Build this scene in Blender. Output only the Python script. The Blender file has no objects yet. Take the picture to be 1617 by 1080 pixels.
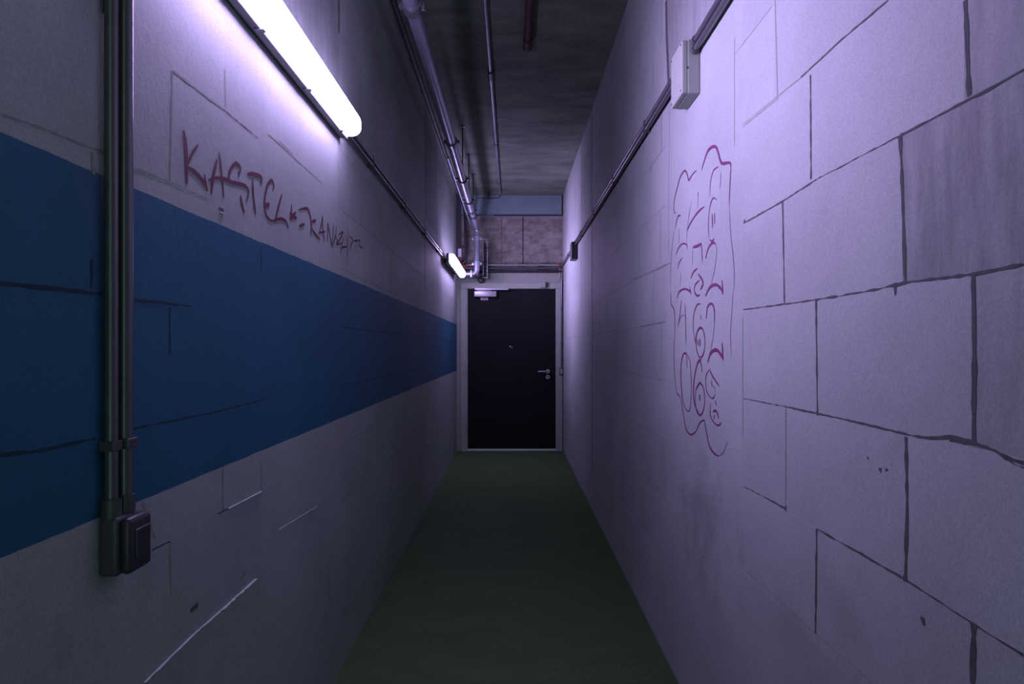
import bpy, bmesh, math, random
from mathutils import Vector, Matrix
random.seed(4)
C = bpy.context.scene.collection
F = 1060.0; CX, CY = 808.5, 549.0; H = 1.33       # focal length in pixels, vanishing point, eye height
XL, XR, YE, ZC = -0.71, 0.66, 8.65, 3.30          # left wall, right wall, end wall, ceiling

# ------------------------------------------------------------------ materials
def newmat(name):
    m = bpy.data.materials.new(name); m.use_nodes = True
    nt = m.node_tree; b = nt.nodes['Principled BSDF']
    return m, nt, b
def N(nt, t, **kw):
    n = nt.nodes.new(t)
    for k, v in kw.items():
        if k in n.inputs.keys(): n.inputs[k].default_value = v
        else: setattr(n, k, v)
    return n
def plain(name, col, rough=.5, metal=0, nscale=30, namt=.12, bump=0.0, bscale=200, spec=.5):
    m, nt, b = newmat(name); L = nt.links.new
    tc = N(nt, 'ShaderNodeTexCoord'); no = N(nt, 'ShaderNodeTexNoise', Scale=nscale, Detail=5)
    L(tc.outputs['Object'], no.inputs['Vector'])
    r = N(nt, 'ShaderNodeMapRange'); r.inputs['To Min'].default_value = 1-namt; r.inputs['To Max'].default_value = 1+namt
    L(no.outputs['Fac'], r.inputs['Value'])
    mx = N(nt, 'ShaderNodeVectorMath', operation='SCALE'); mx.inputs[0].default_value = col
    L(r.outputs['Result'], mx.inputs['Scale']); L(mx.outputs['Vector'], b.inputs['Base Color'])
    b.inputs['Roughness'].default_value = rough; b.inputs['Metallic'].default_value = metal
    b.inputs['Specular IOR Level'].default_value = spec
    if bump:
        n2 = N(nt, 'ShaderNodeTexNoise', Scale=bscale, Detail=4); L(tc.outputs['Object'], n2.inputs['Vector'])
        bp = N(nt, 'ShaderNodeBump', Strength=bump, Distance=.002); L(n2.outputs['Fac'], bp.inputs['Height'])
        L(bp.outputs['Normal'], b.inputs['Normal'])
    return m

def wall_mat(name, stripe=False):
    """painted block masonry: per-block tone, fine grain, dirt, optional blue painted band"""
    m, nt, b = newmat(name); L = nt.links.new
    tc = N(nt, 'ShaderNodeTexCoord')
    at = N(nt, 'ShaderNodeAttribute', attribute_name='tone')
    big = N(nt, 'ShaderNodeTexNoise', Scale=1.7, Detail=6, Roughness=.6); L(tc.outputs['Object'], big.inputs['Vector'])
    mp = N(nt, 'ShaderNodeMapping'); mp.inputs['Scale'].default_value = (1, 26, 5); L(tc.outputs['Object'], mp.inputs['Vector'])
    strk = N(nt, 'ShaderNodeTexNoise', Scale=1.0, Detail=5, Roughness=.7); L(mp.outputs['Vector'], strk.inputs['Vector'])
    fine = N(nt, 'ShaderNodeTexNoise', Scale=260, Detail=3); L(tc.outputs['Object'], fine.inputs['Vector'])
    def rng(src, a, c, lo=0.0, hi=1.0):
        r = N(nt, 'ShaderNodeMapRange'); r.inputs['From Min'].default_value = lo; r.inputs['From Max'].default_value = hi
        r.inputs['To Min'].default_value = a; r.inputs['To Max'].default_value = c; L(src, r.inputs['Value']); return r.outputs['Result']
    def mul(a, c):
        n = N(nt, 'ShaderNodeMath', operation='MULTIPLY'); L(a, n.inputs[0]); L(c, n.inputs[1]); return n.outputs[0]
    t = mul(at.outputs['Fac'], rng(big.outputs['Fac'], .82, 1.06, .3, .7))
    # rough blocks (tone below .9) carry vertical dirt streaks
    k = rng(at.outputs['Fac'], .55, 0.0, .6, .95)
    s = rng(strk.outputs['Fac'], 1.0, 0.0, .35, .62)
    one = N(nt, 'ShaderNodeMath', operation='SUBTRACT'); one.inputs[0].default_value = 1.0; L(mul(k, s), one.inputs[1])
    t = mul(t, one.outputs[0])
    t = mul(t, rng(fine.outputs['Fac'], .88, 1.12, .3, .7))
    # small stains
    st = N(nt, 'ShaderNodeTexNoise', Scale=5.5, Detail=7, Roughness=.62); L(tc.outputs['Object'], st.inputs['Vector'])
    t = mul(t, rng(st.outputs['Fac'], 1.0, .72, .62, .78))
    if not stripe:                          # soft darker patches low on the right wall, edges broken by noise
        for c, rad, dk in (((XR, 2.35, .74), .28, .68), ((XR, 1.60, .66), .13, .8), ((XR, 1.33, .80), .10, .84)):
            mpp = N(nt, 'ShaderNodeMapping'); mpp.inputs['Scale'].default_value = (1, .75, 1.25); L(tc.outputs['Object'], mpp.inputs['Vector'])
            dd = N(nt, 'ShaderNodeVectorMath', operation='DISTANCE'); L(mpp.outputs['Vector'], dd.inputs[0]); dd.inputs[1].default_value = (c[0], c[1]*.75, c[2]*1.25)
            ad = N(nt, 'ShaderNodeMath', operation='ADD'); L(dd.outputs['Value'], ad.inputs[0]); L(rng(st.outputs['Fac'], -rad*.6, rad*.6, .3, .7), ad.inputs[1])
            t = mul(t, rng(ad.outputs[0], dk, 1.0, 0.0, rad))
    base = N(nt, 'ShaderNodeVectorMath', operation='SCALE'); base.inputs[0].default_value = (.315, .365, .33)
    L(t, base.inputs['Scale']); col = base.outputs['Vector']
    if stripe:
        sep = N(nt, 'ShaderNodeSeparateXYZ'); L(tc.outputs['Object'], sep.inputs[0])
        wob = N(nt, 'ShaderNodeTexNoise', Scale=9, Detail=4); L(tc.outputs['Object'], wob.inputs['Vector'])
        zz = N(nt, 'ShaderNodeMath', operation='ADD'); L(sep.outputs['Z'], zz.inputs[0]); L(rng(wob.outputs['Fac'], -.003, .003), zz.inputs[1])
        a = N(nt, 'ShaderNodeMath', operation='SUBTRACT'); L(zz.outputs[0], a.inputs[0]); a.inputs[1].default_value = H + .0035
        ab = N(nt, 'ShaderNodeMath', operation='ABSOLUTE'); L(a.outputs[0], ab.inputs[0])
        lt = N(nt, 'ShaderNodeMath', operation='LESS_THAN'); L(ab.outputs[0], lt.inputs[0]); lt.inputs[1].default_value = .2955
        blue = N(nt, 'ShaderNodeVectorMath', operation='SCALE'); blue.inputs[0].default_value = (.012, .100, .17); L(t, blue.inputs['Scale'])
        mx = N(nt, 'ShaderNodeMix', data_type='VECTOR'); L(lt.outputs[0], mx.inputs['Factor'])
        L(col, mx.inputs[4]); L(blue.outputs['Vector'], mx.inputs[5]); col = mx.outputs[1]
    L(col, b.inputs['Base Color']); b.inputs['Roughness'].default_value = .62; b.inputs['Specular IOR Level'].default_value = .3
    bn = N(nt, 'ShaderNodeTexNoise', Scale=45, Detail=8, Roughness=.65); L(tc.outputs['Object'], bn.inputs['Vector'])
    bp = N(nt, 'ShaderNodeBump', Strength=.35, Distance=.0025); L(bn.outputs['Fac'], bp.inputs['Height'])
    L(bp.outputs['Normal'], b.inputs['Normal'])
    return m

def concrete_mat(name, col, board=False, amt=.35):
    m, nt, b = newmat(name); L = nt.links.new
    tc = N(nt, 'ShaderNodeTexCoord')
    mp = N(nt, 'ShaderNodeMapping'); mp.inputs['Scale'].default_value = (3.2, 3.5, 5.5) if board else (1.2, 2.6, 1)
    L(tc.outputs['Object'], mp.inputs['Vector'])
    a = N(nt, 'ShaderNodeTexNoise', Scale=2.2, Detail=9, Roughness=.68); L(mp.outputs['Vector'], a.inputs['Vector'])
    f = N(nt, 'ShaderNodeTexNoise', Scale=90, Detail=5, Roughness=.7); L(tc.outputs['Object'], f.inputs['Vector'])
    r = N(nt, 'ShaderNodeMapRange'); r.inputs['From Min'].default_value = .3; r.inputs['From Max'].default_value = .7
    r.inputs['To Min'].default_value = 1-amt; r.inputs['To Max'].default_value = 1+amt; L(a.outputs['Fac'], r.inputs['Value'])
    r2 = N(nt, 'ShaderNodeMapRange'); r2.inputs['From Min'].default_value = .35; r2.inputs['From Max'].default_value = .65
    r2.inputs['To Min'].default_value = .78; r2.inputs['To Max'].default_value = 1.15; L(f.outputs['Fac'], r2.inputs['Value'])
    mu = N(nt, 'ShaderNodeMath', operation='MULTIPLY'); L(r.outputs[0], mu.inputs[0]); L(r2.outputs[0], mu.inputs[1])
    v = N(nt, 'ShaderNodeVectorMath', operation='SCALE'); v.inputs[0].default_value = col; L(mu.outputs[0], v.inputs['Scale'])
    L(v.outputs['Vector'], b.inputs['Base Color']); b.inputs['Roughness'].default_value = .8
    bp = N(nt, 'ShaderNodeBump', Strength=.5, Distance=.004); L(a.outputs['Fac'], bp.inputs['Height']); L(bp.outputs['Normal'], b.inputs['Normal'])
    return m

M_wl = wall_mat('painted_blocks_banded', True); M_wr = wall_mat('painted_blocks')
M_joint = plain('open_joint', (.060, .070, .064), .95, nscale=60, namt=.5)
M_faint = plain('painted_over_joint', (.20, .25, .19), .9, nscale=60, namt=.25)
M_blue_joint = plain('joint_under_blue_paint', (.0035, .035, .05), .9, nscale=60, namt=.3)
M_ridge = plain('mortar_ridge', (.34, .40, .34), .8)
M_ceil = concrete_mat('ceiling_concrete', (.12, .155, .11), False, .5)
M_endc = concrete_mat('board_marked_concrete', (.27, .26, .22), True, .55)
M_floor = concrete_mat('floor_screed', (.070, .120, .052), False, .12)
M_floor.node_tree.nodes['Principled BSDF'].inputs['Roughness'].default_value = .65
M_floor.node_tree.nodes['Principled BSDF'].inputs['Specular IOR Level'].default_value = .03
M_plaster = plain('grey_plaster', (.27, .31, .25), .8, nscale=12, namt=.2, bump=.3)
M_frame = plain('frame_paint', (.30, .35, .29), .55, nscale=14, namt=.12)
M_door = plain('door_paint', (.012, .013, .015), .6, nscale=3, namt=.25, spec=.08)
M_steel = plain('brushed_steel', (.42, .43, .45), .42, .7, nscale=80)
M_galv = plain('galvanised', (.42, .46, .52), .42, .75, nscale=40, namt=.3)
M_pipe = plain('grey_pipe', (.30, .34, .40), .36, .7, nscale=9, namt=.25)
M_cond = plain('grey_conduit', (.095, .10, .105), .28, .35, nscale=25)
M_black = plain('black_rubber', (.012, .012, .013), .5)
M_fascia = plain('grey_blue_fascia', (.24, .34, .36), .5, .1, nscale=7, namt=.18)
M_grey = plain('grey_plastic', (.27, .31, .26), .5)
M_dgrey = plain('dark_grey_plastic', (.05, .056, .055), .42)
M_dgrey2 = plain('charcoal_plastic', (.022, .024, .026), .4)
M_white = plain('white_plastic', (.72, .72, .74), .45)
M_house = plain('luminaire_housing', (.16, .16, .17), .55)
M_orange = plain('orange_plastic', (.30, .06, .015), .5)
M_rust = plain('red_oxide_paint', (.05, .014, .011), .7)
M_ink = plain('red_marker_paint', (.085, .010, .026), .6, nscale=14, namt=.35)
M_ink2 = plain('purple_marker_paint', (.13, .020, .085), .6, nscale=14, namt=.35)
M_inkf = plain('faded_marker_paint', (.24, .17, .25), .7, nscale=14, namt=.3)
m, nt, b = newmat('glowing_diffuser')
b.inputs['Base Color'].default_value = (.9, .9, .92, 1); b.inputs['Emission Color'].default_value = (.61, .43, 1.0, 1)
b.inputs['Emission Strength'].default_value = 44.0
M_glow = m; M_glow2 = m.copy(); M_glow2.name = 'glowing_diffuser_newer_tube'
M_glow2.node_tree.nodes['Principled BSDF'].inputs['Emission Strength'].default_value = 40.0

# ------------------------------------------------------------------ helpers
def obj(name, bm, mats, parent=None, smooth=False, loc=None):
    me = bpy.data.meshes.new(name)
    bmesh.ops.recalc_face_normals(bm, faces=bm.faces) if not getattr(bm, 'keep', False) else None
    if smooth:
        for f in bm.faces: f.smooth = True
    bm.to_mesh(me); bm.free()
    if not isinstance(mats, (list, tuple)): mats = [mats]
    for mm in mats: me.materials.append(mm)
    o = bpy.data.objects.new(name, me); C.objects.link(o)
    if parent is not None:
        o.parent = parent; o.matrix_parent_inverse = Matrix.Translation(-parent.location)
    if smooth:
        for e in me.edges: pass
        md = o.modifiers.new('es', 'EDGE_SPLIT'); md.split_angle = math.radians(40)
    return o
def thing(name, label, cat, loc=(0, 0, 0), group=None):
    o = bpy.data.objects.new(name, None); C.objects.link(o); o.location = loc; o.empty_display_size = .05
    o['label'] = label; o['category'] = cat
    if group: o['group'] = group
    return o
def tag(o, label, cat, group=None):
    o['label'] = label; o['category'] = cat
    if group: o['group'] = group
    return o
def struct(o): o['kind'] = 'structure'; return o
def B(): return bmesh.new()
def box(bm, x0, x1, y0, y1, z0, z1, bev=0, mi=0, seg=2):
    r = bmesh.ops.create_cube(bm, size=1); vs = r['verts']
    for v in vs:
        v.co = Vector(((x0+x1)/2 + v.co.x*(x1-x0), (y0+y1)/2 + v.co.y*(y1-y0), (z0+z1)/2 + v.co.z*(z1-z0)))
    fs = list({f for v in vs for f in v.link_faces})
    for f in fs: f.material_index = mi
    if bev:
        es = list({e for v in vs for e in v.link_edges})
        bmesh.ops.bevel(bm, geom=es, offset=bev, segments=seg, affect='EDGES', profile=.5)
    return bm
def tube(bm, pts, r, seg=14, caps=True, mi=0):
    """round tube through the points with mitred bends"""
    pts = [Vector(p) for p in pts]; rings = []
    t0 = (pts[1]-pts[0]).normalized()
    ref = Vector((0, 0, 1)) if abs(t0.z) < .9 else Vector((0, 1, 0))
    n = t0.cross(ref).normalized()
    for i, p in enumerate(pts):
        if i == 0: t = t0
        elif i == len(pts)-1: t = (pts[i]-pts[i-1]).normalized()
        else: t = ((pts[i]-pts[i-1]).normalized() + (pts[i+1]-pts[i]).normalized()).normalized()
        n = (n - t*n.dot(t)).normalized(); bn = t.cross(n)
        rr = r[i] if isinstance(r, (list, tuple)) else r
        rings.append([bm.verts.new(p + rr*(math.cos(2*math.pi*k/seg)*n + math.sin(2*math.pi*k/seg)*bn)) for k in range(seg)])
    for a, c in zip(rings, rings[1:]):
        for k in range(seg):
            f = bm.faces.new((a[k], a[(k+1) % seg], c[(k+1) % seg], c[k])); f.material_index = mi
    if caps:
        bm.faces.new(rings[0][::-1]); bm.faces.new(rings[-1])
    return bm
def arc(c, a, bb, n=8):
    """quarter bend from point a to point bb around corner c"""
    a, bb, c = Vector(a), Vector(bb), Vector(c); out = []
    for i in range(n+1):
        t = i/n; out.append((1-t)**2*a + 2*t*(1-t)*c + t*t*bb)
    return out
def onwall(px, py, X):                     # a point of the photograph on the side wall at X
    y = F*abs(X)/abs(px-CX); z = H + (CY-py)*y/F
    return y, z
def wz(px, X): return F*abs(X)/abs(px-CX)
def smooth_line(pts, n=6):
    if len(pts) < 3: return [(pts[0][0]+(pts[1][0]-pts[0][0])*i/n, pts[0][1]+(pts[1][1]-pts[0][1])*i/n) for i in range(n+1)]
    out = []; P = [pts[0]] + list(pts) + [pts[-1]]
    for i in range(1, len(P)-2):
        p0, p1, p2, p3 = P[i-1:i+3]
        for k in range(n):
            t = k/n
            out.append(tuple(.5*((2*p1[j]) + (-p0[j]+p2[j])*t + (2*p0[j]-5*p1[j]+4*p2[j]-p3[j])*t*t + (-p0[j]+3*p1[j]-3*p2[j]+p3[j])*t**3) for j in (0, 1)))
    out.append(tuple(pts[-1])); return out
def ribbon(bm, yz, w, X, off, mi=0, jitter=0.0, taper=False):
    """a flat painted or open line lying on a side wall; yz in metres"""
    s = 1 if X < 0 else -1; prev = None; n = len(yz)
    for i, (y, z) in enumerate(yz):
        a = yz[max(0, i-1)]; c = yz[min(n-1, i+1)]
        d = Vector((c[0]-a[0], c[1]-a[1]))
        if d.length < 1e-7: continue
        d.normalize(); nn = Vector((-d.y, d.x))
        ww = w*(1 + random.uniform(-jitter, jitter))/2
        if taper: ww *= .45 + .55*min(1, 4*min(i+.4, n-1-i+.4)/n)
        q = (bm.verts.new((X+s*off, y+nn.x*ww, z+nn.y*ww)), bm.verts.new((X+s*off, y-nn.x*ww, z-nn.y*ww)))
        if prev:
            f = bm.faces.new((prev[0], prev[1], q[1], q[0])); f.material_index = mi
        prev = q

# ------------------------------------------------------------------ floor and ceiling
Y0 = -1.3
b_ = B(); box(b_, XL-.15, XR+.15, Y0, YE+.35, -.12, 0)
struct(obj('floor', b_, M_floor))
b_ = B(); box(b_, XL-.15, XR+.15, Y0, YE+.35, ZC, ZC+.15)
struct(obj('ceiling', b_, M_ceil))

# ------------------------------------------------------------------ side walls, one block after another
def build_wall(name, X, mat, courses, start, col_zones, joints, faint, extra=None, tones=None):
    """the wall face is laid block by block; concrete piers are smooth zones without joints"""
    bm = B(); tone = bm.faces.layers.float.new('tone'); s = 1 if X < 0 else -1
    def rect(y0, y1, z0, z1, t):
        if y1-y0 < 1e-4 or z1-z0 < 1e-4: return
        vs = [bm.verts.new((X, a, c)) for a, c in ((y0, z0), (y1, z0), (y1, z1), (y0, z1))]
        if s < 0: vs.reverse()
        f = bm.faces.new(vs); f[tone] = t
    zs = sorted({0.0, ZC} | {c for c in courses if 0 < c < ZC})
    spans = []; y = Y0
    for a, c in col_zones: spans.append((y, a, 0)); spans.append((a, c, 1)); y = c
    spans.append((y, YE+.30, 0))
    for i, (z0, z1) in enumerate(zip(zs, zs[1:])):
        zm = (z0+z1)/2
        for a, c, pier in spans:
            if pier:
                rect(a, c, z0, z1, 1.0 if zm < H+1.0 else .80); continue
            st = start(zm); k = math.floor((a-st)/.5)
            ys = [a]; v = st + k*.5
            while v < c:
                if v > a+.02: ys.append(v)
                v += .5
            ys.append(c)
            for p, q in zip(ys, ys[1:]):
                t = random.uniform(.94, 1.03)
                if tones:
                    for (yy, zz2, tt) in tones:
                        if p < yy < q and z0 < zz2 < z1: t = tt
                rect(p, q, z0, z1, t)
    # back and edges of the slab
    xo = X - s*.15
    v = {}
    for nm, xx in (('f', X), ('b', xo)):
        for iy, yy in enumerate((Y0, YE+.30)):
            for iz, zz in enumerate((0, ZC)): v[nm, iy, iz] = bm.verts.new((xx, yy, zz))
    for q in ((('b',0,0),('b',1,0),('b',1,1),('b',0,1)), (('f',0,0),('b',0,0),('b',0,1),('f',0,1)),
              (('f',1,0),('b',1,0),('b',1,1),('f',1,1)), (('f',0,1),('b',0,1),('b',1,1),('f',1,1))):
        f = bm.faces.new([v[k] for k in q]); f[tone] = 1.0
    for (pts, w, mi, jit) in joints:
        dense = []
        for p, q in zip(pts, pts[1:]):
            L = math.hypot(q[0]-p[0], q[1]-p[1]); n = max(2, int(L/.016))
            for i in range(n): dense.append((p[0]+(q[0]-p[0])*i/n, p[1]+(q[1]-p[1])*i/n))
        dense.append(pts[-1])
        dense = [(a+random.uniform(-.0006, .0006)*(1 if jit else 0), c+random.uniform(-.0006, .0006)*(1 if jit else 0)) for a, c in dense]
        ribbon(bm, dense, w, X, .0006 + random.uniform(0, .0003), mi, jit)
    if extra: extra(bm, X, s)
    o = obj(name, bm, [mat, M_joint, M_faint, M_blue_joint, M_ridge])
    return struct(o)

# right wall
hR = [H + .36 + .2515*k for k in range(-9, 9)]
def startR(z):
    k = math.floor((z - (H+.36))/.2515)          # course number, 0 = the one just above .36
    return {0: .980, 1: 1.19}.get(k, 1.135 if k % 2 == 1 else .964)
jR = []
def J(x, y, X): return onwall(x, y, X)
def jr(pts, w=.006, mi=1, jit=.45): jR.append(([onwall(x, y, XR) for x, y in pts], w*.72, mi, jit))
YP0, YP1 = wz(1172, XR), wz(1053, XR)            # concrete pier
# traced joints
jr([(1617,110),(1560,142),(1422,214)], .0055); jr([(1422,214),(1290,283)], .0028, 1, .8); jr([(1290,283),(1236,318),(1174,353)], .0050)
jr([(1617,418),(1540,432),(1432,446)], .0065); jr([(1432,446),(1380,458),(1290,473)], .006, 1, .9); jr([(1290,473),(1240,480),(1174,489)], .0045)
jr([(1174,629),(1240,642)], .0035, 1, .6); jr([(1240,642),(1292,653)], .006); jr([(1292,653),(1375,672),(1432,686)], .005)
jr([(1432,686),(1470,692),(1500,690),(1537,697),(1560,706),(1590,722),(1617,731)], .0070, 1, .8)
jr([(1500,694),(1537,702),(1575,712),(1600,732),(1617,738)], .0045, 1, .9)
jr([(1174,768),(1210,786)], .003, 1, .6); jr([(1210,786),(1240,803)], .006); jr([(1240,803),(1290,835)], .003, 4, .5)
jr([(1290,835),(1370,880),(1430,915)], .0045, 1, .8); jr([(1430,915),(1540,987),(1617,1035)], .0038, 1, .8)
jr([(1175,898),(1288,1000)], .0028, 2, .6); jr([(1288,1000),(1380,1080)], .0025, 2, .6)
jr([(1403,0),(1330,62),(1265,122)], .005); jr([(1265,122),(1174,196)], .003, 2, .4)
jr([(1219,10),(1162,84)], .0032, 2, .4); jr([(1225,158),(1174,200)], .003, 2)
# verticals
jr([(1525,0),(1528,80),(1531,152)], .012); jr([(1280,118),(1281,283)], .0085, 1, .5); jr([(1224,0),(1226,80),(1228,158)], .008, 2, .4)
jr([(1236,318),(1239,480)], .0085, 1, .5); jr([(1422,215),(1426,330),(1430,446)], .012, 1, .5)
jr([(1289,472),(1291,653)], .009, 1, .5); jr([(1537,433),(1539,560),(1538,696)], .014, 1, .4)
jr([(1241,642),(1241,803)], .006, 2, .5); jr([(1431,690),(1433,800),(1430,915)], .011, 1, .5)
jr([(1290,835),(1288,1000)], .010, 1, .5); jr([(1538,987),(1536,1080)], .014, 1, .5)
jr([(1414,446),(1414,466)], .010, 1, .3)
jr([(1173,500),(1173,690)], .006, 2, .5); jr([(1160,60),(1160,230)], .004, 2, .3)
jr([(1052,0),(1053,60),(1056,132)], .045, 1, .1)                  # open movement joint high up beside the pier
jr([(1057,132),(1056,400)], .004, 2, .4)
# small dirt marks
for x, y, w in ((1458,981,.010),(1112,880,.008),(1390,742,.008),(1400,742,.006),(1371,724,.005),(1176,350,.012),(1241,803,.010),(1291,653,.010),(1430,914,.012)):
    p = onwall(x, y, XR); jR.append(([(p[0]-w/2, p[1]), (p[0], p[1]+.001), (p[0]+w/2, p[1])], w, 1, .5))
# the same courses further down the passage, nearly closed with paint
YG = wz(935, XR)
for z in hR:
    if z > 0.05 and z < ZC-.05:
        jR.append(([(YP1+.02, z), (YG-.02, z)], .0028, 2, .5)); jR.append(([(YG+.9, z), (YE-.1, z)], .0028, 2, .5))
        st = startR(z+.01)
        for n in range(4, 16):
            y = st + .5*n
            if YP1+.1 < y < YG-.1 or YG+1.0 < y < YE-.2: jR.append(([(y, z), (y, min(z+.25, ZC))], .0045, 2, .4))
jR.append(([(YG, .3), (YG, ZC)], .030, 1, .15)); jR.append(([(YG+.9, .3), (YG+.9, ZC)], .012, 2, .15))
jr([(1000,441),(1040,425),(1060,414)], .0035, 1, .6); jr([(1012,516),(1050,508)], .0035, 1, .6)
tonesR = [(wz(1500,XR), H+.24, .74), (wz(1570,XR), H+.45, .80), (wz(1580,XR), H-.0, .86), (wz(1480,XR), H-.02, .95)]
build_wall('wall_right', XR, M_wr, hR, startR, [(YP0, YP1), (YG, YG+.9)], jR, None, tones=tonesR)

# left wall
hL = [H + .085 + .2435*k for k in range(-9, 12)]
def startL(z):
    k = math.floor((z-(H+.085))/.2435); return 1.40 if k % 2 == 1 else 1.16
jL = []
def jl(pts, w=.005, mi=1, jit=.45): jL.append(([onwall(x, y, XL) for x, y in pts], w, mi, jit))
jl([(273,112),(330,156),(352,172)], .004, 2); jl([(352,172),(407,218)], .0022, 1, .8); jl([(424,212),(470,254),(509,289)], .004, 2, .5)
jl([(440,222),(462,244)], .006, 2, .5)
jl([(272,112),(270,200),(268,290)], .006, 2, .4); jl([(355,110),(356,168)], .004, 2)
jl([(0,180),(61,200),(120,224),(165,242)], .004, 2, .7); jl([(204,263),(245,278)], .0045, 2); jl([(245,278),(268,288),(330,315)], .0028, 2, .6)
jl([(0,448),(60,453),(160,464)], .006, 3); jl([(205,473),(280,481)], .006, 3); jl([(280,481),(300,484)], .003, 3)
jl([(0,718),(60,712),(150,692)], .005, 3); jl([(205,678),(334,652),(420,630)], .004, 3)
jl([(145,410),(144,455)], .007, 3); jl([(268,485),(268,560)], .006, 3); jl([(412,390),(412,430)], .005, 3)
jl([(145,240),(147,275)], .006, 2); jl([(165,0),(163,22)], .01, 1)
jl([(239,869),(268,855)], .0035); jl([(343,812),(360,803)], .004); 
jl([(225,792),(245,850)], .004, 2); jl([(268,855),(270,940)], .007, 2, .5); jl([(351,740),(352,805)], .007, 2, .5); jl([(412,724),(413,776)], .004, 2)
jl([(517,890),(519,950)], .012, 2); jl([(312,955),(300,965)], .01, 1); jl([(380,915),(388,902)], .008, 2)
jl([(533,236),(535,330)], .004, 2)
YLP0, YLP1 = wz(418, XL), wz(535, XL)
YLG = wz(671, XL)
jL.append(([(YLP1, 2.62), (YLP1, ZC)], .02, 1, .2))
jL.append(([(YLG, 1.8), (YLG, ZC)], .02, 1, .2)); jL.append(([(YLG+.9, 1.8), (YLG+.9, ZC)], .012, 2, .2))
for z in hL:
    if .05 < z < ZC-.05:
        mi = 3 if abs(z-H) < .29 else 2
        jL.append(([(YLP1+.02, z), (YLG-.02, z)], .0028, mi, .5)); jL.append(([(YLG+.92, z), (YE-.1, z)], .0028, mi, .5))
        for n in range(3, 16):
            y = startL(z+.01) + .5*n
            if YLP1+.1 < y < YLG-.1 or YLG+1 < y < YE-.2:
                a, c = z, z+.2435
                if abs(a-H) > .29 and abs(c-H) > .29: jL.append(([(y, a), (y, c)], .0045, 2, .4))
def ridges(bm, X, s):
    """beads of mortar squeezed out of the bed joints"""
    for pts, h in (([(227,1078),(300,1006),(350,962)], .0032), ([(350,962),(403,914)], .0045), ([(360,803),(412,776)], .003), ([(440,836),(500,800)], .0013)):
        w = [onwall(x, y, XL) for x, y in pts]; prev = None
        for i in range(31):
            t = i/30*(len(w)-1); k = min(int(t), len(w)-2); f = t-k
            y = w[k][0]*(1-f)+w[k+1][0]*f; z = w[k][1]*(1-f)+w[k+1][1]*f
            hh = h*random.uniform(.5, 1.1)
            q = [bm.verts.new((X, y, z+.001)), bm.verts.new((X+s*hh*1.6, y, z)), bm.verts.new((X, y, z-hh*.8))]
            if prev:
                for a in (0, 1):
                    fc = bm.faces.new((prev[a], prev[a+1], q[a+1], q[a])); fc.material_index = 4
            prev = q
    # a chip knocked out of the plaster under the writing
    y, z = onwall(349, 331, XL)
    box(bm, X, X+.0015, y-.012, y+.012, z-.003, z+.004, mi=1); box(bm, X, X+.003, y-.01, y+.01, z-.010, z-.005, mi=4)
tonesL = []
build_wall('wall_left', XL, M_wl, hL, startL, [(YLP0, YLP1), (YLG, YLG+.9)], jL, None, ridges, tonesL)

# ------------------------------------------------------------------ the end of the passage
DX0, DX1 = (737-CX)/122.55, (879-CX)/122.55; DT = H + (CY-456)/122.55
HT = H + (CY-431)/122.55                        # top of the plastered door wall
# dark room behind nothing: solid concrete wall with board marks
b_ = B(); box(b_, XL, XR, YE+.12, YE+.35, HT-.05, ZC)
xs = (826-CX)/F*(YE+.12); box(b_, xs-.008, xs+.004, YE+.116, YE+.121, HT, H+1.72, mi=1)
xs2 = (792-CX)/F*(YE+.12); box(b_, xs2-.003, xs2+.002, YE+.117, YE+.121, HT, H+1.72, mi=1)
struct(obj('wall_end_upper', b_, [M_endc, plain('shutter_seam', (.06, .055, .055), .9)]))
b_ = B()
box(b_, XL, DX0-.02, YE, YE+.30, 0, HT); box(b_, DX1+.02, XR, YE, YE+.30, 0, HT); box(b_, DX0-.02, DX1+.02, YE, YE+.30, DT+.02, HT)
struct(obj('wall_end_lower', b_, M_plaster))
b_ = B()                                        # steel fascia across the head of the passage
z1 = H + (CY-309)/F*(YE+.02); z0 = H + (CY-340)/F*(YE+.02)
box(b_, XL+.015, XR-.015, YE+.02, YE+.12, z0, ZC, .003)
box(b_, XL+.015, XR-.015, YE+.012, YE+.03, z0-.006, z0+.006, mi=1); box(b_, XL+.03, XL+.48, YE+.006, YE+.02, z0-.010, z0-.002, mi=2)
for px in (798, 820): 
    x = (px-CX)/F*YE; tube(b_, [(x, YE+.021, z0+.13), (x, YE+.010, z0+.13)], .008, 8, mi=1)
struct(obj('trim_1', b_, [M_fascia, M_dgrey2, M_steel]))

# the door
door = bpy.data.objects.new('door_1', None); C.objects.link(door); door.location = ((DX0+DX1)/2, YE, 0); struct(door)
door['label'] = 'black steel door in a grey frame closing the end of the corridor'
FW = .075
b_ = B()
box(b_, DX0-FW, DX0, YE-.022, YE+.12, 0, DT+.0, .004); box(b_, DX1, DX1+FW, YE-.022, YE+.12, 0, DT+.0, .004)
box(b_, DX0-FW, DX1+FW, YE-.022, YE+.12, DT, DT+.075, .004)
box(b_, DX0-.001, DX0+.012, YE+.0, YE+.03, 0, DT); box(b_, DX1-.012, DX1+.001, YE+.0, YE+.03, 0, DT)
obj('door_frame', b_, M_frame, door)
b_ = B(); box(b_, DX0+.004, DX1-.004, YE+.012, YE+.062, .022, DT-.004, .003)
leaf = obj('door_leaf', b_, M_door, door)
b_ = B(); box(b_, DX0-.05, DX1+.06, YE-.05, YE+.10, 0, .014, .005)
th = obj('threshold', b_, M_steel, door); th['label'] = 'worn steel threshold strip'
def dp(px, py, y=YE): return ((px-CX)*y/F, H+(CY-py)*y/F)
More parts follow.
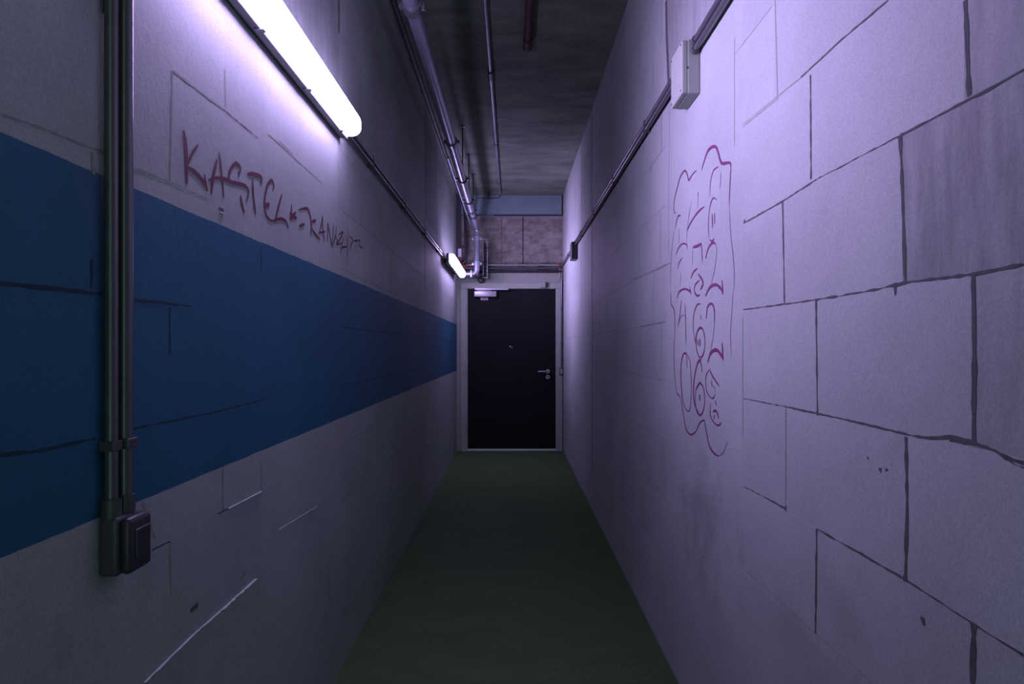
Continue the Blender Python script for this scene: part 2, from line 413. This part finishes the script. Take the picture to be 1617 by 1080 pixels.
# closer
x0, zt = dp(749, 460); x1, zb = dp(784, 469)
b_ = B(); box(b_, x0, x1, YE-.045, YE+.014, zb, zt, .006, seg=3)
cl = obj('door_closer', b_, M_steel, door, True); cl['label'] = 'silver closer body'
b_ = B(); xa, za = dp(750, 455); xb, zc = dp(803, 458.5)
box(b_, xa, xb, YE-.050, YE-.020, zc, za, .003); obj('slide_rail', b_, M_steel, cl)
b_ = B(); tube(b_, [(x0+.05, YE-.035, zt+.004), (x0+.05, YE-.035, za)], .009, 10); box(b_, x0+.04, x0+.22, YE-.042, YE-.030, zt+.001, zt+.009, .002); obj('closer_arm', b_, M_steel, cl)
b_ = B(); xa, za = dp(759, 469.8); xb, zb = dp(770.5, 473.6)
box(b_, xa, xb, YE+.006, YE+.013, zb, za, .001, mi=0); box(b_, xa+.010, xb-.010, YE+.0045, YE+.007, zb+.008, za-.008, mi=1)
obj('rating_plate', b_, [M_steel, M_dgrey], door)
# lever and keyhole
hx, hz = dp(865, 586.3); kx, kz = dp(865, 595.2)
b_ = B(); tube(b_, [(hx, YE+.013, hz), (hx, YE+.002, hz)], .027, 24); lv = obj('lever_rosette', b_, M_steel, door, True)
b_ = B(); pts = [(hx, YE+.005, hz)] + arc((hx, YE-.055, hz), (hx, YE-.035, hz), (hx-.025, YE-.055, hz)) + [(hx-.13, YE-.055, hz-.003)]
tube(b_, pts, .0105, 12); obj('lever_handle', b_, M_steel, lv, True)
b_ = B(); tube(b_, [(kx, YE+.013, kz), (kx, YE+.004, kz)], .027, 24); kr = obj('keyhole_rosette', b_, M_steel, door, True)
b_ = B(); tube(b_, [(kx, YE+.006, kz+.005), (kx, YE+.002, kz+.005)], .009, 14); box(b_, kx-.004, kx+.004, YE+.002, YE+.006, kz-.016, kz+.004); obj('lock_cylinder', b_, M_dgrey2, kr)
b_ = B(); x, z = dp(805.5, 547); tube(b_, [(x, YE+.013, z), (x, YE+.003, z)], .010, 16); pe = obj('peephole', b_, M_steel, door, True)
b_ = B(); box(b_, x+.008, x+.035, YE+.010, YE+.013, z-.016, z-.006); obj('scratch_plate', b_, M_grey, door)
for pz in (.35, 1.05, 1.8):
    b_ = B(); tube(b_, [(DX0-.004, YE-.026, pz-.05), (DX0-.004, YE-.026, pz+.05)], .008, 10); obj('hinge', b_, M_frame, door, True)

# magnet sensor above the door
x0, zt = dp(852, 446); x1, zb = dp(865, 455)
t = thing('door_sensor', 'small grey sensor box fixed above the right side of the black door', 'sensor', ((x0+x1)/2, YE, zb))
b_ = B(); box(b_, x0, x1-.03, YE-.055, YE-.0, zb, zt, .006); obj('sensor_body', b_, M_grey, t)
b_ = B(); box(b_, x1-.028, x1, YE-.04, YE-.0, zb+.008, zt, .003); obj('cable_entry', b_, M_dgrey, t)

# ------------------------------------------------------------------ tube lights on the left wall
def section(x_in, z_c, y, k=1.0):
    """outline of the rounded diffuser, seen along the passage"""
    out = []; hh = .046*k; d = .062*k
    for i in range(13):
        a = -math.pi/2 + math.pi*i/12
        cx_ = math.cos(a); sz = math.sin(a)
        out.append((x_in + d*(abs(cx_)**.62), y, z_c + hh*(1 if sz > 0 else -1)*abs(sz)**.75))
    return out
def tube_light(xw, ya, yb, zc, label, glow, power):
    t = thing('tube_light', label, 'light', (xw, (ya+yb)/2, zc), 'tube lights on the left wall')
    b_ = B(); box(b_, xw+.004, xw+.034, ya, yb, zc-.048, zc+.048, .010); box(b_, xw+.026, xw+.036, ya+.004, yb-.004, zc-.051, zc+.051, .003)
    obj('housing', b_, M_house, t)
    b_ = B(); rings = []
    for y, k in ((ya+.006, .2), (ya+.010, .75), (ya+.022, .95), (ya+.045, 1), (yb-.045, 1), (yb-.022, .95), (yb-.010, .75), (yb-.006, .2)):
        rings.append([b_.verts.new(p) for p in section(xw+.036, zc, y, k)])
    for a, c in zip(rings, rings[1:]):
        for i in range(12): b_.faces.new((a[i], a[i+1], c[i+1], c[i]))
        b_.faces.new((a[0], c[0], c[12], a[12]))
    b_.faces.new(rings[0]); b_.faces.new(rings[-1])
    obj('diffuser', b_, glow, t, True)
    for y in (ya+.12, ya+.12+(yb-ya-.24)/3, ya+.12+(yb-ya-.24)*2/3, yb-.12):
        for s in (-1, 1):
            b_ = B(); box(b_, xw+.018, xw+.046, y-.011, y+.011, zc+s*.050-.004, zc+s*.050+.004, .002); obj('clip', b_, M_house, t)
    for y in (ya+.25, yb-.25):
        b_ = B(); box(b_, xw-.002 if xw <= XL+.001 else XL, xw+.006, y-.02, y+.02, zc-.02, zc+.02); obj('wall_bracket', b_, M_dgrey, t)
    b_ = B(); tube(b_, [(xw+.022, yb-.006, zc+.005), (xw+.022, yb+.028, zc+.005)], .013, 12); obj('cable_gland', b_, M_grey, t, True)
    ld = bpy.data.lights.new('lamp_glow', 'AREA'); ld.shape = 'RECTANGLE'; ld.size = .075; ld.size_y = yb-ya-.12
    ld.energy = power; ld.color = (.61, .43, 1.0); ld.spread = math.radians(112)
    lo = bpy.data.objects.new('lamp_glow', ld); C.objects.link(lo); lo.parent = t
    lo.location = (.101, 0, 0); lo.rotation_euler = (0, -math.pi/2, 0)
    return t
LZ = H + .905
tube_light(XL, 1.27, 2.76, LZ, 'large glowing white tube light on the left wall, nearest the viewer', M_glow, 18.5)
tube_light(XL+.045, 6.72, 8.24, LZ-.005, 'small distant glowing tube light on the left wall beside the black door', M_glow2, 18)

# ------------------------------------------------------------------ conduits
def conduit(label, pts, r, mat=M_cond, clamps=(), name='electrical_conduit', cat='conduit', group=None, wall=None):
    p0 = Vector(pts[0])
    t = thing(name, label, cat, p0, group)
    b_ = B(); tube(b_, pts, r); obj('tube', b_, mat, t, True)
    for c in clamps:
        c = Vector(c)
        b_ = B(); x0, x1 = sorted((c.x, wall)) if wall is not None else (c.x-r, c.x+r)
        if len(pts) == 2 and abs(pts[0][2]-pts[1][2]) > .3:
            box(b_, min(x0, c.x-r-.002), max(x1, c.x+r+.002), c.y-r-.003, c.y+r+.003, c.z-.009, c.z+.009, .002)
        else:
            box(b_, min(x0, c.x-r-.002), max(x1, c.x+r+.002), c.y-.009, c.y+.009, c.z-r-.003, c.z+r+.003, .002)
        obj('clamp', b_, M_dgrey, t)
    return t
# left wall, lamp to lamp
for dz, w in ((.010, 'upper'), (-.020, 'lower')):
    z = LZ + .012 + dz
    conduit('%s of two thin conduits between the tube lights on the left wall' % w,
            [(XL+.020, 2.785 if dz < 0 else 2.76+.03, z), (XL+.020, 6.70, z+.012)], .0095,
            clamps=[(XL+.020, y, z+.012*(y-2.79)/3.9) for y in (3.3, 4.3, 5.3, 6.3)], group='conduits between the tube lights', wall=XL)
# right wall
RZ = H + 1.06
def rc(lbl, y0, y1, z, r=.010, cl=()):
    conduit(lbl, [(XR-.020, y0, z), (XR-.020, y1, z)], r, clamps=[(XR-.020, y, z) for y in cl], group='conduits along the right wall', wall=XR)
rc('upper thin conduit on the right wall leading toward the viewer from the pale box', -.6, 2.36, RZ+.014, cl=(.4, 1.3))
rc('lower thin conduit on the right wall leading toward the viewer from the pale box', -.6, 2.36, RZ-.018, cl=(.4, 1.3))
rc('upper thin dark conduit between the near and far junction boxes on the right wall', 2.52, 6.73, RZ+.008, .011, (3.2, 4.2, 5.2, 6.2))
rc('lower thin dark conduit between the near and far junction boxes on the right wall', 2.52, 6.73, RZ-.020, .011, (3.2, 4.2, 5.2, 6.2))
rc('short thin conduit from the far right junction box to the end wall', 6.90, YE-.04, RZ-.008, .012, (7.6,))

def junction_box(y0, y1, z0, z1, mat, label, zg):
    t = thing('junction_box', label, 'junction box', (XR, y0, z0), 'junction boxes on the right wall')
    b_ = B(); box(b_, XR-.044, XR, y0, y1, z0, z1, .004); obj('box_body', b_, mat, t)
    b_ = B(); box(b_, XR-.064, XR-.043, y0+.001, y1-.001, z0+.001, z1-.001, .005); ld = obj('lid', b_, mat, t)
    for a in (y0+.014, y1-.014):
        for c in (z0+.014, z1-.014):
            b_ = B(); tube(b_, [(XR-.062, a, c), (XR-.0655, a, c)], .004, 8); obj('screw', b_, M_dgrey, ld)
    b_ = B(); tube(b_, [(XR-.044, y0+.004, z0+.09), (XR-.044, y0-.0012, z0+.09)], .0035, 8); obj('pin', b_, M_dgrey, t)
    for g in zg:
        b_ = B(); tube(b_, [(XR-.020, y0+.004, g), (XR-.020, y0-.022, g)], .014, 12); obj('cable_gland', b_, M_dgrey, t, True)
    return t
junction_box(2.355, 2.520, H+.893, H+1.062+.020, M_grey, 'pale grey square junction box on the right wall above the purple doodle', (RZ+.014, RZ-.018))
junction_box(6.73, 6.90, H+.889, H+1.065, M_dgrey, 'small dark square junction box far along the right wall near the door', (RZ+.008, RZ-.020))

# pair of vertical conduits with a switch on the left wall, close to the viewer
za = H-.30
conduit('dark vertical conduit on the left wall, nearer the frame edge, entering the wall socket', [(XL+.014, 1.166, za), (XL+.014, 1.166, ZC-.02)], .011,
        clamps=[(XL+.014, 1.166, z) for z in (H-.17, H+1.7)], group='vertical conduits on the left wall', wall=XL)
conduit('shiny vertical conduit on the left wall, nearer the tube light, entering the wall socket', [(XL+.018, 1.200, za), (XL+.018, 1.200, ZC-.02)], .0135, M_cond,
        clamps=[(XL+.018, 1.200, z) for z in (H-.17, H+1.7)], group='vertical conduits on the left wall', wall=XL)
t = thing('wall_socket', 'dark surface mounted socket box at the foot of the left wall conduits', 'socket', (XL, 1.19, H-.392))
b_ = B(); box(b_, XL, XL+.034, 1.150, 1.224, H-.394, H-.292, .007, seg=3); obj('back_box', b_, M_dgrey, t, True)
b_ = B(); box(b_, XL+.033, XL+.055, 1.153, 1.224, H-.392, H-.294, .010, seg=4); cv = obj('cover', b_, M_dgrey2, t, True)
b_ = B(); box(b_, XL+.054, XL+.058, 1.168, 1.212, H-.368, H-.316, .002); obj('flap', b_, M_dgrey2, cv)
b_ = B(); tube(b_, [(XL+.057, 1.196, H-.341), (XL+.0605, 1.196, H-.341)], .0028, 10); obj('pilot_lamp', b_, M_rust, cv)
for y, x in ((1.166, XL+.014), (1.200, XL+.018)):
    b_ = B(); tube(b_, [(x, y, H-.300), (x, y, H-.262)], .0165, 12); obj('conduit_entry', b_, M_dgrey, t, True)

# ------------------------------------------------------------------ overhead pipes
PX, PZ, PE = -.44, H+1.5, 8.42
t = thing('overhead_pipe', 'thick grey steel pipe running under the ceiling and turning down above the door', 'pipe', (PX, 0, PZ))
b_ = B(); zlow = H + (CY-420)/F*PE
pts = [(PX, -1.2, PZ), (PX, PE-.055, PZ)] + arc((PX, PE, PZ), (PX, PE-.055, PZ), (PX, PE, PZ-.055))[1:] + [(PX, PE, zlow)]
tube(b_, pts, .033, 20); obj('pipe_run', b_, M_pipe, t, True)
for y in (2.95, 4.9, 7.35):
    b_ = B(); tube(b_, [(PX, y-.03, PZ), (PX, y+.03, PZ)], .043, 18); box(b_, PX-.058, PX+.058, y-.016, y+.016, PZ-.011, PZ+.011, .003); obj('coupling', b_, M_cond, t, True)
for z in (PZ-.13, zlow+.03):
    b_ = B(); tube(b_, [(PX, PE, z-.028), (PX, PE, z+.028)], .043, 18); box(b_, PX-.062, PX+.062, PE-.014, PE+.014, z-.018, z+.018, .004)
    for s in (-1, 1): tube(b_, [(PX+s*.053, PE-.03, z), (PX+s*.053, PE+.03, z)], .007, 8)
    obj('coupling', b_, M_galv, t, True)
b_ = B()
tube(b_, [(PX, PE, zlow)] + arc((PX, PE, zlow-.10), (PX, PE, zlow-.03), (PX-.06, PE, zlow-.10)) + [(PX-.20, PE, zlow-.10)], [.036]*10+[.030], 18)
box(b_, PX-.08, PX-.055, PE-.045, PE+.045, zlow-.145, zlow-.055, .004); obj('elbow', b_, M_galv, t, True)
b_ = B(); tube(b_, [(PX+.02, PE-.01, zlow-.10), (PX+.02, PE-.01, zlow-.13), (PX+.02, PE-.01, zlow-.155)], [.050, .046, .022], 18); bd = obj('drain_cap', b_, M_black, t, True)

def hanger(y, lbl):
    t = thing('pipe_hanger', lbl, 'hanger', (PX, y, ZC), 'rod hangers of the thick pipe')
    b_ = B(); box(b_, PX-.024, PX+.024, y-.02, y+.02, ZC-.008, ZC, .002); obj('ceiling_plate', b_, M_dgrey, t)
    b_ = B(); tube(b_, [(PX, y, ZC-.004), (PX, y, PZ+.045)], .005, 8); obj('threaded_rod', b_, M_dgrey2, t)
    b_ = B(); seg = 20
    outer = []
    for yy in (y-.012, y+.012):
        outer.append([[b_.verts.new((PX+rr*math.cos(2*math.pi*i/seg), yy, PZ+rr*math.sin(2*math.pi*i/seg))) for i in range(seg)] for rr in (.034, .043)])
    for i in range(seg):
        j = (i+1) % seg
        for A in (((0,1,i),(0,1,j),(1,1,j),(1,1,i)), ((0,0,i),(0,0,j),(1,0,j),(1,0,i)), ((0,0,i),(0,0,j),(0,1,j),(0,1,i)), ((1,0,i),(1,0,j),(1,1,j),(1,1,i))):
            b_.faces.new([outer[a][r_][k] for a, r_, k in A])
    for s in (-1, 1): box(b_, PX+s*.052-.012, PX+s*.052+.012, y-.012, y+.012, PZ-.008, PZ+.008, .002)
    obj('clamp_ring', b_, M_dgrey2, t, True)
hanger(5.97, 'thin rod hanger holding the thick pipe, nearest the viewer')
hanger(6.85, 'rod hanger with dark ring clamp holding the thick pipe just before the end wall fascia')
hanger(7.62, 'thin rod hanger holding the thick pipe nearest the end wall')

# thin grey line beside the thick pipe
conduit('thin grey conduit running just left of the thick overhead pipe', [(PX-.075, 5.4, PZ+.03), (PX-.075, 8.52, PZ+.03)], .011, M_pipe, name='overhead_conduit')
# black pipe along the left corner, turning down
BX = -.600
pts = [(BX-.01, 2.9, H+1.78), (BX-.01, 8.30, H+1.78)] + arc((BX, 8.42, H+1.78), (BX, 8.30, H+1.78), (BX+.01, 8.42, H+1.65))[1:] + [(BX+.018, 8.44, H+1.42), (BX+.02, 8.46, H+1.15)] + arc((BX+.02, 8.46, H+1.08), (BX+.02, 8.46, H+1.15), (BX-.04, 8.48, H+1.06), 5)[1:]
t = thing('black_pipe', 'black insulated pipe along the upper left corner bending down beside the door', 'pipe', (BX, 8.4, H+1.1))
b_ = B(); tube(b_, pts, .017, 14); obj('pipe_run', b_, M_black, t, True)
b_ = B(); z = H+1.27; box(b_, BX-.075, BX+.02, 8.44, 8.465, z-.012, z+.012, .002); obj('bracket', b_, M_black, t)
# cable duct in the far left corner
t = thing('cable_duct', 'narrow grey vertical duct in the far left corner above the tube light', 'duct', (XL+.04, YE-.08, H+.95))
b_ = B(); box(b_, XL, XL+.052, YE-.10, YE-.04, H+.98, ZC-.01, .003); obj('duct_body', b_, M_dgrey, t)
b_ = B(); box(b_, XL+.052, XL+.062, YE-.10, YE-.06, H+1.24, ZC-.01, .002); obj('cover_strip', b_, M_cond, t)
t2 = tag(obj('cable_tag', box(B(), XL+.024, XL+.066, YE-.115, YE-.10, H+1.14, H+1.26, .003), M_white), 'small white plate on the corner duct above the far tube light', 'plate')
conduit('thin orange cable looping from the corner duct down to the pipe rails', 
        [(XL+.045, YE-.125, H+1.15), (XL+.06, YE-.13, H+1.12), (XL+.085, YE-.13, H+1.06), (XL+.115, YE-.13, H+1.02), (XL+.16, YE-.12, H+1.045)], .009, M_orange, name='orange_cable', cat='cable',
        clamps=[(XL+.050, YE-.127, H+1.135)], wall=XL)
# ceiling conduit
cxp, czp = -.152, ZC-.030
t = thing('ceiling_conduit', 'thin shiny conduit running along the middle of the dark ceiling', 'conduit', (cxp, 0, czp))
b_ = B(); tube(b_, [(cxp, -1.2, czp), (cxp, 8.45, czp)], .012, 12); obj('tube', b_, M_pipe, t, True)
yj = F*(czp-H)/(CY-118); b_ = B(); tube(b_, [(cxp, yj-.06, czp), (cxp, yj+.06, czp)], .021, 12); obj('coupling', b_, M_dgrey2, t, True)
for y in (2.6, 6.4, 7.9):
    b_ = B(); box(b_, cxp-.017, cxp+.017, y-.01, y+.01, czp-.014, ZC, .002); obj('clamp', b_, M_dgrey, t)
conduit('thin dark rod crossing below the ceiling from the middle conduit toward the thick pipe', [(cxp, 8.46, czp), (cxp, 8.50, czp-.03), (cxp-.02, 8.50, czp-.045), (PX+.0, 8.50, czp-.045)], .006, M_dgrey2, name='cross_rod', cat='rod',
        clamps=[(cxp-.14, 8.50, czp-.045)], wall=cxp-.13)
obj('ceiling_clip', box(B(), cxp-.15, cxp-.13, 8.492, 8.508, czp-.055, ZC, .002), M_dgrey, bpy.data.objects['cross_rod'])
t = thing('red_pipe', 'dark red painted pipe barely visible on the ceiling right of centre', 'pipe', (.105, 3, ZC-.04))
b_ = B(); tube(b_, [(.10, .4, ZC-.03), (.10, 4.30, ZC-.03)], .024, 12); obj('tube', b_, M_rust, t, True)
for y in (2.2, 3.6): obj('clamp', box(B(), .07, .13, y-.012, y+.012, ZC-.058, ZC+.003, 0), M_rust, t)
b_ = B(); tube(b_, [(.10, 4.22, ZC-.03), (.10, 4.34, ZC-.03)], .030, 12); obj('end_cap', b_, M_rust, t, True)

# rails across the end wall above the door
for i, (py, r, mt, lbl) in enumerate(((418.5, .0125, M_steel, 'topmost and shiniest of the horizontal pipes above the door'),
                                      (423.5, .014, M_cond, 'middle dark horizontal pipe above the door'),
                                      (428.5, .016, M_dgrey2, 'lowest and thickest black horizontal pipe above the door'))):
    y = YE - .03; z = H+(CY-py)/F*y
    t = thing('horizontal_pipe', lbl, 'pipe', (0, y, z), 'horizontal pipes above the door')
    b_ = B(); tube(b_, [(-.60, y, z), (XR-.022, y, z)], r, 12); obj('tube', b_, mt, t, True)
    if i == 0:
        b_ = B(); tube(b_, [(.035, y, z), (.075, y, z)], r+.006, 12); obj('coupling', b_, M_galv, t, True)
        for x0, x1 in ((-.655, -.58), (.598, .632)):
            b_ = B(); tube(b_, [(x0, y, z), (x1, y, z)], r+.007, 12); e = obj('end_sleeve', b_, M_orange, t, True); e['label'] = 'orange end sleeve'
    for x in (-.3, .35):
        b_ = B(); box(b_, x-.01, x+.01, y, YE+.125 if z > HT else YE+.002, z-r-.003, z+r+.003, .002); obj('clamp', b_, M_dgrey, t)

# short perforated channel beside the down pipe
t = thing('perforated_channel', 'vertical perforated galvanised channel to the right of the down pipe above the door', 'channel', (-.35, YE-.09, H+.85))
x0, zb = dp(762.5, 438, YE-.10); x1, zt = dp(770, 377, YE-.10)
b_ = B(); 
for xx in (x0, x1-.006): box(b_, xx, xx+.006, YE-.10, YE-.062, zb, zt)
n = 11
for i in range(n+1):
    z = zb + (zt-zb)*i/n; box(b_, x0+.005, x1-.005, YE-.078, YE-.066, z-.008 if i else z, z+.008 if i < n else z, 0)
obj('channel', b_, M_galv, t)
for z in (zb+.12, zt-.12):
    b_ = B(); box(b_, x0+.01, x1-.01, YE-.066, YE+.12 if z > HT else YE, z-.015, z+.015, .002); obj('standoff', b_, M_dgrey, t)
b_ = B(); box(b_, x0-.012, x1+.004, YE-.112, YE-.060, zb-.010, zb, .001); obj('foot_plate', b_, M_steel, t)
b_ = B(); 
for k, dx in enumerate((.010, .022, .034)): tube(b_, [(x0+dx+.006, YE-.088, zb+.01), (x0+dx+.006, YE-.088, zt-.02-.03*k)], .0055, 8)
obj('cable_bundle', b_, M_dgrey2, t, True)
t = thing('round_bell', 'dark round housing hanging under the down pipe elbow above the door', 'bell', (-.40, YE-.06, H+.83))
x, z = dp(759.5, 442, YE-.05); b_ = B(); tube(b_, [(x, YE, z), (x, YE-.05, z), (x, YE-.075, z)], [.042, .042, .03], 20); obj('housing', b_, M_black, t, True)
b_ = B(); tube(b_, [(x, YE-.072, z), (x, YE-.082, z)], .012, 12); obj('centre_boss', b_, M_dgrey, t, True)

# right edge of the door wall: bracket, conduit and switch
t = thing('corner_bracket', 'pale angle bracket in the far right corner above the door frame', 'bracket', (XR-.03, YE, H+.9))
b_ = B(); box(b_, XR-.055, XR-.035, YE-.035, YE, H+.91, H+1.02, .002); box(b_, XR-.055, XR-.012, YE-.035, YE, H+.895, H+.912, .002); obj('plate', b_, M_grey, t)
b_ = B(); box(b_, XR-.022, XR-.014, YE-.035, YE, H+.90, H+1.00, .002); obj('flange', b_, M_steel, t)
conduit('thin grey conduit dropping beside the right door frame to the light switch', [(XR-.020, YE-.020, H-.255), (XR-.020, YE-.020, H+.88)], .013, M_cond,
        clamps=[(XR-.020, YE-.020, z) for z in (H+.05, H+.5)], group=None, wall=XR)
t = thing('light_switch', 'small grey light switch beside the right door frame at handle height', 'switch', (XR-.03, YE, H-.36))
b_ = B(); box(b_, XR-.052, XR-.0, YE-.045, YE-.022, H-.352, H-.258, .006, seg=3); obj('switch_body', b_, M_dgrey, t, True)
b_ = B(); box(b_, XR-.044, XR-.012, YE-.050, YE-.044, H-.338, H-.272, .002); obj('rocker', b_, M_grey, t)
conduit('thin dark cable running from the light switch down to the floor', [(XR-.012, YE-.012, .02), (XR-.012, YE-.012, H-.35)], .008, M_dgrey, name='switch_cable', cat='cable')

# ------------------------------------------------------------------ writing on the walls
def strokes(name, X, mats, items, kw, wmin, wmax, thin):
    bm = B()
    for (ox, oy, sc, pts, w) in items:
        pp = [(ox+x/sc, oy+y/sc) for x, y in pts]
        yz = [onwall(x, y, X) for x, y in pp]
        yz = smooth_line(yz, 7)
        mi = 1 if w <= thin else 0
        ribbon(bm, yz, max(wmin, min(wmax, w*kw)), X, .0012+random.uniform(0, .0004), mi, .10, True)
    return obj(name, bm, mats)
g = lambda pts, w: (260, 190, 4.697, pts, w)
KA = [g([(135,75),(150,170),(158,300),(160,470)],16), g([(245,180),(200,250),(165,330)],6), g([(160,345),(215,380),(265,430),(300,480),(315,525)],9), g([(290,395),(298,440),(304,490)],6),
 g([(400,235),(412,330),(425,450),(435,575)],7), g([(385,290),(360,400),(350,470),(343,545)],9), g([(320,445),(380,428),(440,435),(500,460),(580,480),(615,510),(618,550),(603,605)],8),
 g([(545,405),(560,355),(525,320),(490,360),(473,410),(482,450)],8), g([(540,400),(548,402)],12), g([(560,555),(570,620),(590,690)],9),
 g([(608,398),(660,400),(715,425),(708,480)],9), g([(648,430),(655,560),(672,700)],9), g([(618,395),(622,405)],14),
 g([(800,520),(808,480),(790,445),(762,480),(742,560),(738,640),(755,710),(790,745),(830,735)],8), g([(745,632),(775,625)],13),
 g([(868,545),(850,610),(830,690),(815,765)],8), g([(815,740),(860,730),(895,750),(918,800)],8),
 g([(938,620),(940,745)],7), g([(925,690),(952,712),(978,725)],10), g([(925,735),(950,705),(972,680)],9),
 g([(990,665),(1055,655),(1080,720),(1085,790),(1080,860)],8), g([(995,785),(1035,770)],8), g([(1120,742),(1090,752)],9), g([(1085,800),(1115,845),(1150,885)],8),
 g([(1168,705),(1158,780),(1140,850)],6), g([(1168,705),(1172,800),(1182,900)],6), g([(1145,835),(1190,825)],6),
 g([(1208,755),(1206,905)],6), g([(1208,755),(1222,840),(1236,930)],6), g([(1252,765),(1245,850),(1236,930)],6), g([(1272,785),(1262,860),(1240,940)],6), g([(1262,850),(1280,900)],5),
 g([(1288,850),(1320,828),(1298,880),(1272,920),(1312,910)],6), g([(1322,870),(1312,930),(1303,995)],6), g([(1310,945),(1350,935)],6), g([(1356,830),(1354,940),(1356,1025)],6),
 g([(1368,858),(1395,888),(1378,930),(1372,970)],6), g([(1400,895),(1445,888)],6), g([(1415,900),(1420,985)],5), g([(1448,882),(1440,925),(1468,950)],6)]
o = strokes('wall_writing', XL, [M_ink, M_ink], KA, .0013, .0062, .015, 0)
tag(o, 'dark red hand-drawn KASTEL lettering on the left wall above the blue band', 'graffiti')
a = lambda pts, w: (1040, 210, 4.0, pts, w)
c = lambda pts, w: (1040, 460, 4.0, pts, w)
def ell(cx_, cy_, rx, ry): return [(cx_+rx*math.cos(math.radians(t)), cy_+ry*math.sin(math.radians(t))) for t in range(-120, 241, 30)]
DO = [a([(273,235),(290,175),(315,110),(348,85),(370,100),(390,170),(405,192),(450,188),(458,215)],9), a([(458,215),(452,330),(447,450)],5), a([(447,450),(455,620),(470,760),(480,900),(475,1000)],3),
 a([(240,238),(218,258),(192,298),(185,270),(168,238),(140,275),(118,350),(100,430),(98,495),(110,505)],6), a([(140,522),(122,530),(105,605)],6), a([(100,620),(82,760),(75,960)],3),
 a([(250,370),(250,405)],4), a([(250,405),(248,480)],3), a([(288,465),(245,505),(205,565),(180,620)],6), a([(208,430),(190,540),(180,640),(180,700)],3), a([(380,212),(350,235),(330,300),(325,400)],4), a([(395,240),(390,350)],3),
 a([(368,420),(345,412),(325,470),(315,580),(320,660)],4), a([(340,510),(342,600)],6), a([(355,505),(355,575)],5),
 a([(325,675),(362,702)],6), a([(352,668),(332,700)],5), a([(355,690),(325,710),(308,750),(300,790)],7), a([(298,780),(303,788)],8), a([(360,700),(368,740),(355,860),(330,960)],3),
 a([(182,740),(178,705),(150,700),(125,730),(112,770)],5), a([(150,790),(130,820),(122,860)],5), a([(145,880),(135,970)],3), a([(130,600),(130,700)],3),
 a([(218,722),(250,712),(272,698)],9), a([(272,698),(275,760),(278,815)],5), a([(215,730),(215,830)],3), a([(245,855),(220,880),(205,920)],5),
 a([(253,890),(282,945),(265,990)],8), a([(258,930),(232,960),(228,1000),(245,1028),(262,1020)],7), a([(118,1045),(130,1005),(165,985),(200,1000),(205,1020)],7), a([(198,970),(206,1018)],5),
 a([(298,1030),(325,975),(365,958),(400,990),(408,1020)],9), a([(402,930),(408,1015)],6),
 c([(78,0),(80,80),(100,120),(105,250)],5), c([(105,250),(98,380),(102,520),(115,640)],4), c([(115,640),(135,665)],6), c([(140,660),(155,760),(175,870),(208,905),(240,880)],6), c([(240,880),(262,830),(290,810)],4), c([(290,810),(300,870),(320,970),(350,1020),(378,1038)],7), c([(378,1038),(410,1015),(435,950)],3),
 c([(145,60),(135,150),(122,225)],6), c([(122,220),(150,150),(185,180)],3), c([(168,75),(172,200),(175,335)],5),
 c([(268,80),(245,85),(225,140),(220,230),(235,330)],5), c([(268,145),(270,178)],4), c(ell(266,322,28,95),5), c([(262,300),(262,345)],14), c([(248,305),(250,340)],8), c([(240,340),(236,300),(250,245),(270,230),(285,248)],7),
 c([(302,175),(310,100),(335,78),(352,110),(355,200)],7), c([(355,200),(345,290),(330,370)],3), c([(312,450),(330,390),(365,370),(395,400),(408,430)],11), c([(403,325),(408,435)],9),
 c([(180,485),(178,400),(160,395),(145,450),(142,560),(155,690),(180,755)],7), c([(180,755),(200,740),(208,600),(200,450),(185,400)],4),
 c([(275,510),(270,460),(255,440),(235,500),(222,600),(228,710),(265,790)],8), c(ell(262,680,30,102),5), c([(236,620),(262,578),(278,600)],7), c([(260,650),(262,690)],11), c([(255,432),(272,430)],4),
 c([(320,490),(345,540),(382,595)],6), c([(318,500),(300,540),(305,630),(340,675),(360,650)],4), c([(335,560),(340,605)],4), c([(348,590),(360,640)],3),
 c([(360,690),(365,720)],4), c([(330,710),(330,790),(370,845),(398,830)],5), c([(345,760),(365,755),(380,800)],7), c([(355,780),(350,810)],4),
 c([(470,0),(465,120),(455,260),(460,420)],3)]
o = strokes('wall_doodle', XR, [M_ink2, M_inkf], DO, .00115, .0042, .0115, 3)
tag(o, 'tall purple line doodle of arches and loops drawn on the right wall', 'graffiti')

# ------------------------------------------------------------------ teal world fill added to lift the darks, entering by the open rear end, camera
w = bpy.data.worlds.new('World'); bpy.context.scene.world = w; w.use_nodes = True
bg = w.node_tree.nodes['Background']; bg.inputs['Color'].default_value = (.42, .60, .58, 1); bg.inputs['Strength'].default_value = 1.0

cam = bpy.data.cameras.new('camera'); co = bpy.data.objects.new('camera', cam); C.objects.link(co)
co.location = (0, 0, H); co.rotation_euler = (math.pi/2, 0, 0)
cam.sensor_width = 36; cam.lens = 36*F/1617; cam.shift_y = (CY-540)/1617; cam.clip_start = .02
sc = bpy.context.scene; sc.camera = co
sc.view_settings.view_transform = 'Standard'; sc.view_settings.look = 'None'; sc.view_settings.gamma = 1
sc.view_settings.use_curve_mapping = False; sc.view_settings.exposure = 0
